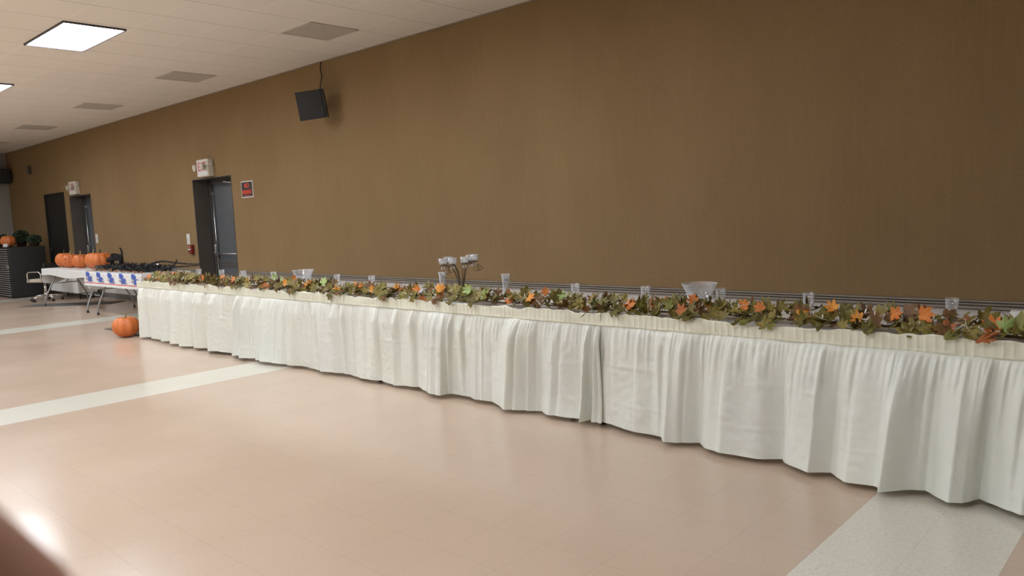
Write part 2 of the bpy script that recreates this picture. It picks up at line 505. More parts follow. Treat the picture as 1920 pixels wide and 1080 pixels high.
put_light(LX - 4.1, LY, 'white ceiling light cut by the left edge of the picture, farther down the hall')
put_light(LX - 8.2, LY, 'far ceiling light just beyond the left edge of the picture, near the end wall')
NEAR = [(LX + 4.1, LY)] + [(LX + 4.1 * k, LY - 2.62 * j) for j in (1, 2, 3) for k in (-2, -1, 0, 1)] + [(LX + 8.2, LY - 2.62), (LX + 8.2, LY - 5.24)]  # after the first entry: unseen lights added to brighten skirt, floor and ceiling
NLAB = ['lit ceiling light above the long table, left of the camera and above the picture']
for j in ('second', 'third', 'fourth'):
    for k in ('far end', 'above the far doors', 'mid hall', 'near the camera'):
        NLAB.append('lit ceiling light out of frame, %s row from brown wall, %s' % (j, k))
NLAB += ['lit ceiling light out of frame, behind the camera, nearer of the two there', 'lit ceiling light out of frame, behind the camera, farther of the two there']
for i, (x, y) in enumerate(NEAR):
    put_light(x, y, NLAB[i])

def vent():
    r = empty('ceiling_vent', (0, 0, 0))
    f = MB()
    for s in (-1, 1):
        f.box((s * .302, 0, -.004), (.02, .624, .014)); f.box((0, s * .302, -.004), (.624, .02, .014))
    f.build('frame', M['vent'], r)
    g = MB().box((0, 0, -.004), (.585, .585, .004))
    for k in range(23):
        g.box((-.275 + .025 * k, 0, -.0065), (.006, .58, .002)); g.box((0, -.275 + .025 * k, -.0065), (.58, .006, .002))
    g.build('grille', M['vent'], r)
    MB().box((0, 0, -.001), (.60, .60, .002)).build('backing', M['vent'], r)
    return r
v0 = vent()
VL = ['grey square ceiling vent nearest the camera, above the black wall speaker', 'grey ceiling vent second nearest the camera, right of the bright ceiling light',
      'grey ceiling vent third nearest the camera, above the nearer grey door', 'grey ceiling vent fourth from the camera, above the far doors', 'farthest grey ceiling vent at the left edge by the end wall']
for k in range(5):
    o = v0 if k == 0 else copy_tree(v0)
    o.location = (-7.66 - 3.42 * k, -.975, CH); tag(o, VL[k], 'vent', 'square ceiling vents')

# ------------------------------------------------------------------ things on the wall
def exit_sign(x, lab):
    r = thing('exit_sign', lab, 'exit sign', (x, -.002, 2.26), group='lit exit signs over the grey doors')
    MB().rbox((0, -.05, .15), (.40, .10, .29), .008).build('housing', M['offw'], r)
    MB().box((0, -.102, .15), (.36, .004, .25)).build('face', M['white'], r)
    l = MB()
    def st(x0, z0, x1, z1, t=.016):
        a = Vector((x0, 0, z0)); b = Vector((x1, 0, z1)); d = b - a
        rot = Matrix.Rotation(-math.atan2(d.z, d.x), 3, 'Y')
        l.box(((x0 + x1) / 2, -.106, (z0 + z1) / 2), (d.length + t * .6, .004, t), rot)
    zb, zt_ = .11, .24; hm = (zb + zt_) / 2
    x = -.13
    st(x, zb, x, zt_); st(x, zt_, x + .05, zt_); st(x, hm, x + .04, hm); st(x, zb, x + .05, zb); x += .075
    st(x, zb, x + .055, zt_); st(x, zt_, x + .055, zb); x += .08
    st(x + .01, zb, x + .01, zt_); x += .04
    st(x, zt_, x + .06, zt_); st(x + .03, zt_, x + .03, zb)
    l.build('lettering', M['redlet'], r)
    for s in (-1, 1):
        hd = MB()
        hd.tube([(s * .20, -.05, .20), (s * .25, -.06, .20)], .02, 8)
        hd.lathe([(.0, -.03), (.03, -.03), (.055, .0), (.06, .04), (.055, .045), (.0, .045)], n=16)
        k = len(hd.v) - 16 * 6
        rot = Matrix.Rotation(R(90 + (12 if s > 0 else 8)), 3, 'X')
        for i in range(k, len(hd.v)):
            q = rot @ Vector(hd.v[i]); hd.v[i] = (q.x + s * (.14 if s > 0 else .29), q.y - (.15 if s > 0 else .07), q.z + .17)
        hd.build('emergency_lamp_head', M['offw'], r)
    return r
exit_sign(-12.62, 'white box exit sign with red letters over the nearer grey door')
exit_sign(-18.93, 'white box exit sign over the farther grey door at the far end')

# no smoking sign
ns = thing('no_smoking_sign', 'black and red no smoking sign with white border right of the nearer door', 'sign', (-11.365, 0, 1.99))
MB().box((0, -.004, 0), (.36, .005, .262)).build('border', M['white'], ns)
MB().box((0, -.008, 0), (.325, .004, .228)).build('panel', M['sblack'], ns)
def text_mesh(name, s, size, m, parent, loc, sx=1.0, ext=.002, bold=.0):
    cu = bpy.data.curves.new(name, 'FONT'); cu.body = s; cu.size = size; cu.align_x = 'CENTER'; cu.align_y = 'CENTER'; cu.extrude = ext; cu.offset = bold
    o = bpy.data.objects.new(name, cu); COL.objects.link(o)
    dg = bpy.context.evaluated_depsgraph_get(); me = bpy.data.meshes.new_from_object(o.evaluated_get(dg))
    bpy.data.objects.remove(o)
    me.materials.clear(); me.materials.append(m)
    q = bpy.data.objects.new(name, me); COL.objects.link(q); q.parent = parent; q.location = loc; q.rotation_euler = (R(90), 0, 0); q.scale = (sx, 1, 1)
    return q
text_mesh('lettering', 'NO', .095, M['signred'], ns, (0, -.012, .055), 1.0, .001, .003)
text_mesh('lettering', 'SMOKING', .082, M['signred'], ns, (0, -.012, -.045), .76, .001, .003)
MB().box((0, -.011, -.094), (.20, .002, .008)).build('underline', M['signred'], ns)

def plate(x, z, lab):
    r = thing('light_switch', lab, 'light switch', (x, 0, z), group='light switch plates by the doors')
    MB().rbox((0, -.004, 0), (.12, .008, .19), .003).build('plate', M['white'], r)
    MB().box((0, -.011, 0), (.02, .014, .04), Matrix.Rotation(R(15), 3, 'X')).build('toggle', M['white'], r)
plate(-13.58, 1.22, 'white switch plate on brown wall left of the nearer door above the red alarm')
plate(-18.0, 1.27, 'white switch plate on brown wall right of the farther grey door')
fa = thing('fire_alarm_pull', 'red fire alarm pull box left of the nearer grey door', 'fire alarm', (-13.44, 0, 1.04))
MB().rbox((0, -.03, 0), (.12, .06, .16), .006).build('housing', M['red'], fa)
MB().box((0, -.067, .0), (.09, .014, .022)).build('pull_handle', M['white'], fa)
MB().box((0, -.064, .045), (.07, .006, .03)).build('label_plate', M['chrome'], fa)
cb = thing('wall_sensor', 'small dark box high on the brown wall near the far corner', 'sensor', (-22.05, 0, 3.02))
MB().rbox((0, -.04, 0), (.12, .08, .2), .008).build('case', M['raildark'], cb)
MB().tube([(0, -.02, .10), (0, -.02, .14)], .01, 6).build('conduit', M['raildark'], cb)

# wall speaker
sp = thing('wall_speaker', 'black speaker hung tilted on brown wall below ceiling cable', 'speaker', (-8.97, 0, 2.97))
rot = Matrix.Rotation(R(-52 + 90), 3, 'Z') @ Matrix.Rotation(R(8), 3, 'X') @ Matrix.Rotation(R(-5), 3, 'Y')
def sr(p): return rot @ Vector(p) + Vector((.07, -.33, 0))
fb = MB()
vs = [sr(p) for p in ((-.19, -.03, -.185), (.19, -.03, -.185), (.19, -.03, .185), (-.19, -.03, .185), (-.19, .02, -.185), (.19, .02, -.185), (.19, .02, .185), (-.19, .02, .185), (-.07, .20, -.15), (.07, .20, -.15), (.07, .20, .15), (-.07, .20, .15))]
fb.add(vs, [(0, 1, 2, 3), (0, 4, 5, 1), (1, 5, 6, 2), (2, 6, 7, 3), (3, 7, 4, 0), (4, 8, 9, 5), (5, 9, 10, 6), (6, 10, 11, 7), (7, 11, 8, 4), (8, 11, 10, 9)])
fb.build('cabinet', M['blackg'], sp)
MB().rbox(sr((-.005, -.034, 0)), (.335, .010, .345), .004, rot).build('grille', M['speaker'], sp)
bk = MB()
bk.tube([(-.16, 0, 0), (-.14, -.06, 0), tuple(sr((0, .17, 0)))], .022, 8); bk.box((-.16, -.006, 0), (.10, .012, .14))
bk.build('bracket', M['blackg'], sp)
pts = [(-.12 + .012 * math.sin(k * .9) + .0 * k, -.03 - .06 * max(0, (6 - k)) / 6, .20 + (.62 - .20) * k / 16) for k in range(17)]
pts[0] = (-.07, -.22, .16)
tag(MB().tube([(p[0] - 8.97, p[1], p[2] + 2.97) for p in pts], .007, 6).build('cable', M['black']), 'thin black cable running from the ceiling down to the wall speaker', 'cable')

# far wall hanging speaker
fs = thing('corner_speaker', 'dark speaker high in the far left corner of the hall', 'speaker', (-23.72, -.30, 2.79))
MB().rbox((0, 0, .18), (.36, .50, .36), .01).build('cabinet', M['black'], fs)
MB().box((.186, 0, .18), (.012, .45, .31)).build('grille', M['speaker'], fs)
MB().tube([(-.05, 0, .36), (-.05, 0, CH - 2.79)], .015, 6).build('hanger', M['blackg'], fs)
MB().box((-.2, 0, .2), (.16, .08, .08)).build('bracket', M['blackg'], fs)

# ------------------------------------------------------------------ folding tables
def folding_table(name, label, x, y, L=2.42, Wd=.74, group=None, top=None, grey='steel', inset=.16, spr=.17):
    r = thing(name, label, 'table', (x, y, 0), group=group)
    MB().rbox((0, 0, .718), (L, Wd, .044), .012).build('tabletop', top or M['offw'], r)
    for sx in (-1, 1):
        for sy in (-1, 1):
            b = MB(); ins = inset if sx < 0 else min(inset, .16); xx = sx * (L / 2 - ins)
            P = []
            for k in range(13):
                u = k / 12; z = .70 * (1 - u) + .03 * u
                yy = .16 + spr * (3 * u * u - 2 * u ** 3)
                P.append((xx + sx * .04 * u, sy * yy, z))
            b.tube(P, .0155, 8)
            b.build('leg', M[grey], r)
            MB().lathe([(.019, 0), (.021, .02), (.018, .04)], (P[-1][0], P[-1][1], 0), 10, cap=True).build('foot_cap', M['blackg'], r)
        c = MB(); c.tube([(sx * (L / 2 - inset - .01), -.21, .44), (sx * (L / 2 - inset - .01), .21, .44)], .011, 6)
        c.tube([(sx * (L / 2 - inset - .01), 0, .44), (sx * (L / 2 - inset - .46), 0, .695)], .011, 6)
        c.build('brace', M[grey], r)
    return r
TY = -1.74
names = ['far left', 'second', 'middle', 'fourth', 'nearest']
TL = ['folding table hidden under the ivory skirt at the far end beside the floor pumpkin', 'folding table under the ivory skirt beneath the far trifle bowl',
      'folding table under the ivory skirt beneath the candelabra', 'folding table under the ivory skirt beneath the near trifle bowl', 'folding table under the ivory skirt at the right end nearest the camera']
for k in range(5):
    folding_table('folding_table', TL[k], -9.27 + 2.44 * k, TY, group='folding tables under the ivory skirt', grey='blackg')
folding_table('folding_table', 'folding table with curved grey legs under the white cloth holding pumpkins', -15.96, -.975, inset=.08, spr=.24)
folding_table('folding_table', 'folding table under the blue printed cover between pumpkins and long skirted table', -13.38, -1.05, inset=.44, spr=.20)

# white plastic sheet over the long table
TX0, TX1 = -10.49, 1.71
cl = MB()
def clf(u, v):
    x = TX0 - .02 + (TX1 - TX0 + .04) * u; t = v * (.80 + .26 + .05)
    n = noise.noise(Vector((x * 1.7, t * 4, 0))) * .004
    if t < .05: return (x, -2.128, .708 + t * .8 )
    t -= .05
    if t < .78: return (x, -2.126 + t, .7455 + abs(n) + .0015 * math.sin(x * 31 + t * 9))
    q = t - .78
    return (x, -2.126 + .78 + .006 * math.sin(x * 24) * q * 4, .745 - q)
cl.grid(520, 24, clf)
tag(cl.build('table_cover', M['cloth']), 'white plastic cover along the top of the long skirted table', 'table cover')

# ------------------------------------------------------------------ ivory skirts
HEM = [(-10.50,-2.05),(-10.49,-2.16),(-10.38,-2.19),(-10.25,-2.13),(-10.14,-2.16),(-9.87,-2.15),(-9.69,-2.19),(-9.6,-2.14),(-9.41,-2.21),(-9.25,-2.17),(-9.11,-2.22),(-8.92,-2.15),(-8.8,-2.2),(-8.64,-2.14),(-8.44,-2.2),(-8.26,-2.18),(-8.21,-2.18),(-8.0,-2.14),(-7.86,-2.2),(-7.75,-2.18),(-7.66,-2.22),(-7.45,-2.17),(-7.34,-2.21),(-7.31,-2.19),(-7.25,-2.22),(-6.98,-2.2),(-6.88,-2.17),(-6.80,-2.14),
 (-6.74,-2.18),(-6.64,-2.15),(-6.33,-2.15),(-6.22,-2.19),(-5.91,-2.14),(-5.47,-2.17),(-5.37,-2.14),(-5.15,-2.16),(-4.88,-2.14),(-4.76,-2.17),(-4.61,-2.21),(-4.50,-2.21),(-4.49,-2.15),(-4.40,-2.14),(-4.28,-2.13),(-4.18,-2.17),(-4.01,-2.15),(-3.79,-2.22),(-3.54,-2.13),(-3.44,-2.18),(-3.18,-2.15),(-3.12,-2.20),(-3.07,-2.10),
 (-3.05,-2.13),(-2.73,-2.2),(-2.51,-2.2),(-2.44,-2.27),(-2.26,-2.16),(-2.18,-2.23),(-2.08,-2.25),(-1.83,-2.23),(-1.74,-2.18),(-1.7,-2.23),(-1.55,-2.29),(-1.46,-2.22),(-1.36,-2.3),(-1.2,-2.3),(-1.18,-2.36),(-1.08,-2.27),(-1.01,-2.23),(-.89,-2.32),(-.84,-2.29),(-.79,-2.2),(-.61,-2.3),(-.45,-2.2),(-.3,-2.26),(-.1,-2.18),(.1,-2.25),(.3,-2.17),(.55,-2.24),(.75,-2.17),(1.0,-2.24),(1.3,-2.18),(1.5,-2.23),(1.72,-2.17)]
ZT = .748
def skirt(i0, i1, seed, label):
    rnd = random.Random(seed)
    P = [(a_, -2.17 + (1.15 if seed == 8 else 1.5) * (b_ + 2.17)) for a_, b_ in HEM[i0:i1 + 1]]
    if i0: P = [(P[0][0] - .10, P[0][1] + .01)] + P
    if i1 < len(HEM) - 1: P = P[:-1] + [(P[-1][0] - .01, -2.15), (P[-1][0] + .07, -2.137)]
    cum = [0]
    for a, b in zip(P, P[1:]): cum.append(cum[-1] + math.hypot(b[0] - a[0], b[1] - a[1]))
    tot = cum[-1]; n = int(tot / .0085)
    root = thing('table_skirt', label, 'table skirt', ((P[0][0] + P[-1][0]) / 2, -2.15, 0), group='ivory plastic table skirts')
    ox, oy = root.location.x, root.location.y
    # secondary folds
    fold = []; s = 0
    while s < tot:
        wdt = rnd.uniform(.06, .20); fold.append((s, s + wdt, rnd.uniform(.010, .034) * (1 if seed == 8 else 1.6), rnd.random())); s += wdt
    gath = []; s = 0
    while s < tot:
        wdt = rnd.uniform(.02, .055); gath.append((s, s + wdt, rnd.uniform(.005, .014), rnd.uniform(.15, .6))); s += wdt
    zc = [rnd.uniform(.16, .2), rnd.uniform(.40, .47)]
    nz = 56
    def hem(s):
        k = 0
        while k < len(cum) - 2 and cum[k + 1] < s: k += 1
        t = (s - cum[k]) / max(1e-6, cum[k + 1] - cum[k])
        return P[k][0] + (P[k + 1][0] - P[k][0]) * t, P[k][1] + (P[k + 1][1] - P[k][1]) * t
    hs = [hem(tot * i / n) for i in range(n + 1)]
    # local smoothing of x for the gathered top
    tops = []
    for i in range(n + 1):
        a = max(0, i - 26); b = min(n, i + 26)
        tops.append(sum(h[0] for h in hs[a:b + 1]) / (b - a + 1))
    tops[0] = hs[0][0]
    span = (hs[-1][0] - hs[0][0]); t0, t1 = tops[0], tops[-1]
    tops = [hs[0][0] + (t - t0) / (t1 - t0) * span for t in tops]
    fi = gi = 0; fol = []; gat = []
    for i in range(n + 1):
        s = tot * i / n
        while fi < len(fold) - 1 and fold[fi][1] < s: fi += 1
        while gi < len(gath) - 1 and gath[gi][1] < s: gi += 1
        a = fold[fi]; u = (s - a[0]) / (a[1] - a[0]); u = min(1, max(0, u))
        sk = u ** (.42 if a[3] > .45 else 2.4)
        fol.append((a[2] * math.sin(PI * sk), a[3]))
        g = gath[gi]; u = min(1, max(0, (s - g[0]) / (g[1] - g[0])))
        gat.append((g[2] * math.sin(PI * u), g[3]))
    def f(uu, vv):
        i = int(round(uu * n)); z = ZT - .055 - (ZT - .055 - .034) * vv
        t = vv
        e = t ** .62
        hx, hy = hs[i]
        x = tops[i] + (hx - tops[i]) * e
        y = -2.140 + (hy + 2.140) * e
        am, ph = fol[i]
        env = min(1, t * 5) * (1 - .65 * t)
        y -= am * env * 1.0
        gm, gl = gat[i]
        if t < gl: y -= gm * (1 - t / gl) ** 1.0 * min(1, t * 16)
        q = Vector((x * 5.5, seed * 3.1, z * 7))
        c1 = noise.noise(Vector((x * 6, seed, z * 3))) * .008 + abs(noise.noise(q * 2.6)) * .006
        y -= c1 * min(1, t * 4)
        # packing creases
        if t > .05:
            seg = noise.noise(Vector((x * 1.5, seed * 7.7, 0)))
            for k, zz in enumerate(zc):
                d = (z - zz - .01 * noise.noise(Vector((x * 2, 9, k))))
                st = max(0, min(1, .25 + noise.noise(Vector((x * 3.1, seed * 7.7, k * 5.0))) * 3.0)) * .7
                y -= .006 * st * math.exp(-(d / .010) ** 2)
            if z < zc[0]: y -= .020 * (zc[0] - z) / .15 * max(0, .5 - seg)
        if t >= .98: z += .012 * noise.noise(Vector((x * 3.2, 4.2, seed)))
        else: z += t * .012 * noise.noise(Vector((x * 3.2, 4.2, seed)))
        return (x - ox, min(y, -2.131) - oy, z)
    MB().grid(n, nz, f).build('gathered_panel', M['skirt'], root)
    # header band: fine shirring and a ruffled lip folded onto the table edge
    xa, xb = hs[0][0], hs[-1][0]; nb = int((xb - xa) / .0045)
    pw = [rnd.uniform(-1, 1) for _ in range(4000)]
    def hb(uu, vv):
        x = xa + (xb - xa) * uu
        ruf = .020 * noise.noise(Vector((x * 4.3, 1.3, seed))) + .012 * noise.noise(Vector((x * 14, 2.3, seed)))
        sh = .0035 * (1 - abs(math.sin(PI * x / .040 + .8 * noise.noise(Vector((x * 3, 0, 0)))))) ** 1.5
        zt = ZT + .022 + ruf; zb_ = ZT - .062
        if vv < .8:
            k = vv / .8; z = zb_ + (zt - zb_) * k
            y = -2.148 - sh - .006 * noise.noise(Vector((x * 5, z * 10, seed)))
            if k < .14: y -= .004 * math.sin(PI * k / .14)
            if k > .75: y -= (k - .75) * .05 * noise.noise(Vector((x * 9, 5, seed)))
        else:
            k = (vv - .8) / .2
            z = zt - k * .012; y = -2.148 + .028 * k + .012 * noise.noise(Vector((x * 7, 8, seed))) * k - sh
            z = max(z, ZT + .003)
        return (x - ox, y - oy, z)
    o = MB().grid(nb, 15, hb).build('header_band', M['skirtb'], root)
    return root
iA = next(i for i, p in enumerate(HEM) if p[0] == -6.80); iB = next(i for i, p in enumerate(HEM) if p[0] == -3.07)
skirt(0, iA + 1, 3, 'farthest ivory plastic table skirt, beside the pumpkin standing on the floor')
skirt(iA + 1, iB + 1, 5, 'middle ivory plastic table skirt, below the candelabra')
skirt(iB + 1, len(HEM) - 1, 8, 'nearest ivory plastic table skirt, at the right over the white floor stripe')

# ------------------------------------------------------------------ maple leaf garlands
OUT = [(0, 1.0), (.13, .74), (.22, .80), (.27, .60), (.36, .50), (.50, .74), (.60, .78), (.70, .93), (.84, .72), (.98, .70), (1.05, .52), (1.2, .42), (1.42, .56), (1.62, .66), (1.85, .55), (2.1, .40), (2.5, .34), (2.85, .22), (3.05, .10)]
OUTL = [(a, r_) for a, r_ in OUT] + [(-a, r_) for a, r_ in reversed(OUT[1:])]
def leaf_geo(rnd, size):
    cup = rnd.uniform(-.25, .4); fold = rnd.uniform(.05, .35); tw = rnd.uniform(-.25, .25)
    vs = [Vector((0, 0, 0))]
    ring = []
    for frac in (.5, 1.0):
        for a, r_ in OUTL:
            q = r_ * (frac if frac == 1 else .5)
            x = math.sin(a) * q; y = math.cos(a) * q
            d = math.hypot(x, y)
            z = cup * d * d + fold * abs(x) * .6 + tw * x * y + (.05 * math.cos(7 * a) * d)
            vs.append(Vector((x, y, z)) * size)
    m = len(OUTL); fs = []
    for k in range(m):
        l = (k + 1) % m
        fs.append((0, 1 + l, 1 + k)); fs.append((1 + k, 1 + l, 1 + m + l, 1 + m + k))
    # leaf stalk
    vs += [Vector((.012, 0, 0)) * size, Vector((-.012, 0, 0)) * size, Vector((-.01, -.55, .05)) * size, Vector((.01, -.55, .05)) * size]
    b = 1 + 2 * m; fs.append((b, b + 1, b + 2, b + 3))
    return vs, fs
CAMDIR = Vector((.3, -.85, .42))
def place_leaf(mb, rnd, pos, size, mi, face=None):
    vs, fs = leaf_geo(rnd, size)
    n = Vector((rnd.uniform(-.7, .7), rnd.uniform(-1.0, .1), rnd.uniform(.15, 1.0))) if face is None else face
    n.normalize()
    up = Vector((rnd.uniform(-1, 1), rnd.uniform(-.4, .4), rnd.uniform(-.2, 1)))
    t = (up - n * up.dot(n)).normalized(); s = t.cross(n)
    mt = Matrix((s, t, n)).transposed()
    vv = [mt @ v + Vector(pos) for v in vs]
    lo = min(v.z for v in vv)
    if vv[0].y > -2.12 and lo < .757: vv = [v + Vector((0, 0, .757 - lo)) for v in vv]
    elif vv[0].y <= -2.12:
        fr = max(v.y for v in vv)
        for v in vv:
            if v.z < .79 and v.y > -2.175: v.y = -2.175 - (v.y + 2.175) * .15
    mb.add(vv, fs, mi, True)
GX0, GX1, NG = -10.42, 1.4, 6
GLAB = ['maple leaf garland at the far end above the corner with the floor pumpkin', 'maple leaf garland around the far trifle bowl', 'maple leaf garland in front of the candelabra',
        'maple leaf garland just right of the candelabra glasses', 'maple leaf garland in front of the near trifle bowl', 'maple leaf garland at the right edge, nearest the camera']
GL = (GX1 - GX0) / NG
for g in range(NG):
    rnd = random.Random(100 + g)
    xa = GX0 + GL * g; xb = xa + GL
    root = thing('leaf_garland', GLAB[g], 'garland', ((xa + xb) / 2, -1.93, .75), group='autumn maple leaf garlands')
    o0 = Vector((root.location))
    def cy(x): return -1.975 + .05 * math.sin(x * 2.3) + .03 * math.sin(x * 5.1 + 1)
    vn = MB()
    for q in range(3):
        P = [Vector((xa + .02 + (GL - .04) * k / 50, cy(xa + GL * k / 50) + .05 * noise.noise(Vector((k * .23, q * 3.7, g))) , .772 + .022 * abs(noise.noise(Vector((k * .31, q * 5.1, g + 9)))))) - o0 for k in range(51)]
        vn.tube(P, .0045, 5)
    for k in range(46):   # side twigs
        x = rnd.uniform(xa + .05, xb - .05); p = Vector((x, cy(x), .775)); d = Vector((rnd.uniform(-.5, .5), rnd.uniform(-1, 1), rnd.uniform(0, .7))).normalized() * rnd.uniform(.06, .15)
        m_ = p + d * .5 + Vector((0, 0, .02)); e = p + d
        if e.z < .76: e.z = .76
        vn.tube([p - o0, m_ - o0, e - o0], [.003, .0025, .0015], 4)
    vn.build('vine', M['wicker'], root)
    fo = MB(); br = MB(); nleaf = int(GL * 78)
    for k in range(nleaf):
        x = xa + GL * (k + rnd.random()) / nleaf
        dens = .5 + .5 * noise.noise(Vector((x * 1.6, 3.3, 0)))
        y = cy(x) + rnd.gauss(0, .065); y = max(-2.13, min(-1.72, y))
        z = .772 + rnd.uniform(0, .078) * (1 - min(1, abs(y - cy(x)) / .25)) + .012
        if rnd.random() < .22: y = rnd.uniform(-2.135, -2.07); z = .772
        size = rnd.uniform(.056, .084)
        r_ = rnd.random()
        if k % 8 == 3: continue
        if r_ < .76: place_leaf(fo, rnd, Vector((x, y, z)), size, 0 if r_ < .38 else 1 if r_ < .50 else 2, None)
        else: place_leaf(br, rnd, Vector((x, y, z)), size, 0 if r_ < .95 else 1, None)
    for mb in (fo, br): mb.v = [tuple(Vector(v) - o0) for v in mb.v]
    fo.build('foliage', [LEAF[0], LEAF[1], LEAF[3]], root)
    br.build('brown_foliage', [LEAF[2], LEAF[7]], root)
    nc = int(GL * 5.6)
    for k in range(nc):
        x = xa + GL * (k + rnd.uniform(.1, .9)) / nc; r_ = rnd.random()
        mb = MB(); y = cy(x) + rnd.uniform(-.13, .05); z = .80 + rnd.uniform(0, .07)
        mi = LEAF[4] if r_ < .55 else LEAF[5] if r_ < .88 else LEAF[6]
        n_ = Vector((rnd.uniform(-.3, .6), -1, rnd.uniform(.1, .8)))
        place_leaf(mb, rnd, Vector((x, max(-2.1, y), z)), rnd.uniform(.050, .072), 0, n_)
        mb.v = [tuple(Vector(v) - o0) for v in mb.v]
        mb.build('pale_green_leaf' if mi is LEAF[6] else 'orange_leaf', mi, root)
    # string of small unlit bulbs
    ls = MB(); bl = MB(); P = []
    for k in range(90):
        x = xa + .03 + (GL - .06) * k / 89
        P.append(Vector((x, cy(x) + .09 * math.sin(k * .55) + rnd.uniform(-.03, .03), .80 + .03 * math.sin(k * .37) + rnd.uniform(-.015, .03))))
    lr = thing('fairy_lights', 'string of unlit white fairy lights in the ' + GLAB[g].replace('maple leaf garland', 'leaves').replace(' at the far end', '').replace(' glasses', ''), 'string lights', tuple(o0), group='fairy light strings in the garlands')
    ls.tube([p - o0 for p in P], .0022, 4).build('wire', M['wire'], lr)
    for k in range(0, 90, 2):
        d = Vector((rnd.uniform(-.5, .5), rnd.uniform(-1, .3), rnd.uniform(.2, 1))).normalized()
        c = P[k] - o0
        bl.tube([c, c + d * .010, c + d * .022, c + d * .027], [.0035, .0048, .004, .001], 6)
    tag(bl.build('bulb', M['bulb'], lr), kind='stuff')

# ------------------------------------------------------------------ clear cups, vases, bowls, candelabra
cup0 = MB().lathe([(.0005, .003), (.025, .003), (.0262, .0), (.0270, .004), (.0330, .120), (.0345, .124), (.0335, .126), (.0318, .122), (.0258, .008), (.0005, .008)], n=24, rib=0)
cm = None
CUPS = [(-10.83, None), (-10.07, 'clear plastic cup behind the garland at the far end, below the red fire alarm'), (-9.43, 'clear plastic cup in front of the grey door on the long table'), (-8.87, 'clear plastic cup just right of the grey door on the long table'),
        (-8.16, 'clear plastic cup left of the far trifle bowl'), (-6.88, 'clear plastic cup first to the right of the far trifle bowl'), (-6.28, 'clear plastic cup second to the right of the far trifle bowl'),
        (-3.69, 'clear plastic cup between the right floating candle vase and the near trifle bowl, farther one'), (-3.05, 'clear plastic cup half hidden behind brown leaves left of the near trifle bowl'), (-2.49, 'clear plastic cup just behind the right side of the near trifle bowl'),
        (-1.87, 'clear plastic cup first to the right of the near trifle bowl'), (-1.08, 'clear plastic cup nearest the camera at the right')]
first = None
for x, lab in CUPS:
    if lab is None: continue
    y = -1.5 if x != -2.49 else -1.44
    if first is None:
        first = cup0.build('plastic_cup', M['clear']); o = first
    else:
        o = first.copy(); COL.objects.link(o)
    o.location = (x, y, .7515); tag(o, lab, 'cup', 'clear plastic cups along the back of the table')

def vase(x, y, lab):
    r = thing('candle_vase', lab, 'vase', (x, y, .7515), group='tall clear vases either side of the candelabra')
    MB().lathe([(.0005, .004), (.026, .004), (.028, 0), (.029, .006), (.0265, .05), (.0275, .11), (.033, .165), (.038, .183), (.0365, .184), (.0315, .165), (.026, .11), (.025, .05), (.0255, .012), (.0005, .010)], n=28).build('glass', M['glass'], r)
    MB().lathe([(.0005, .125), (.023, .125), (.0255, .130), (.0258, .150), (.022, .156), (.0005, .157)], n=20).build('floating_candle', M['greyc'], r)
    g = MB(); rn = random.Random(int(-x * 100))
    for k in range(26):
        a = rn.uniform(0, 2 * PI); q = rn.uniform(0, .019); c = (q * math.cos(a), q * math.sin(a), .016 + rn.uniform(0, .03))
        g.lathe([(.0003, -.005), (.005, 0), (.0003, .005)], c, 5, smooth=False)
    tag(g.build('gems', M['gem'], r), kind='stuff')
vase(-5.22, -1.5, 'tall clear vase with floating candle just left of the candelabra')
vase(-4.43, -1.5, 'tall clear vase with floating candle to the right of the candelabra')

def bowl(x, y, lab):
    r = thing('trifle_bowl', lab, 'bowl', (x, y, .7515), group='clear trifle bowls on pedestals')
    b = MB().lathe([(.0005, .006), (.066, .006), (.070, 0), (.070, .008), (.030, .018), (.018, .030), (.018, .046), (.045, .056), (.080, .064), (.084, .072), (.086, .100), (.084, .108), (.092, .122), (.104, .146), (.117, .170), (.1185, .173), (.1155, .173), (.101, .146), (.088, .120), (.080, .106), (.081, .074), (.040, .062), (.0005, .060)], n=48)
    b.build('glass', M['glass'], r)
    d = MB()   # cut lattice band
    for s in (-1, 1):
        for k in range(20):
            P = []
            for q in range(7):
                a = 2 * PI * (k + s * q * .25) / 20; P.append((.0872 * math.cos(a), .0872 * math.sin(a), .072 + .030 * q / 6))
            d.tube(P, .0016, 4)
    for z in (.071, .104):
        d.tube([(.0875 * math.cos(2 * PI * k / 40), .0875 * math.sin(2 * PI * k / 40), z) for k in range(40)], .0018, 4, closed=True)
    d.build('cut_pattern', M['gem'], r)
bowl(-7.37, -1.6, 'clear trifle bowl on pedestal at the far end of the long table')
bowl(-2.56, -1.6, 'clear trifle bowl with lattice cut band nearer the camera')

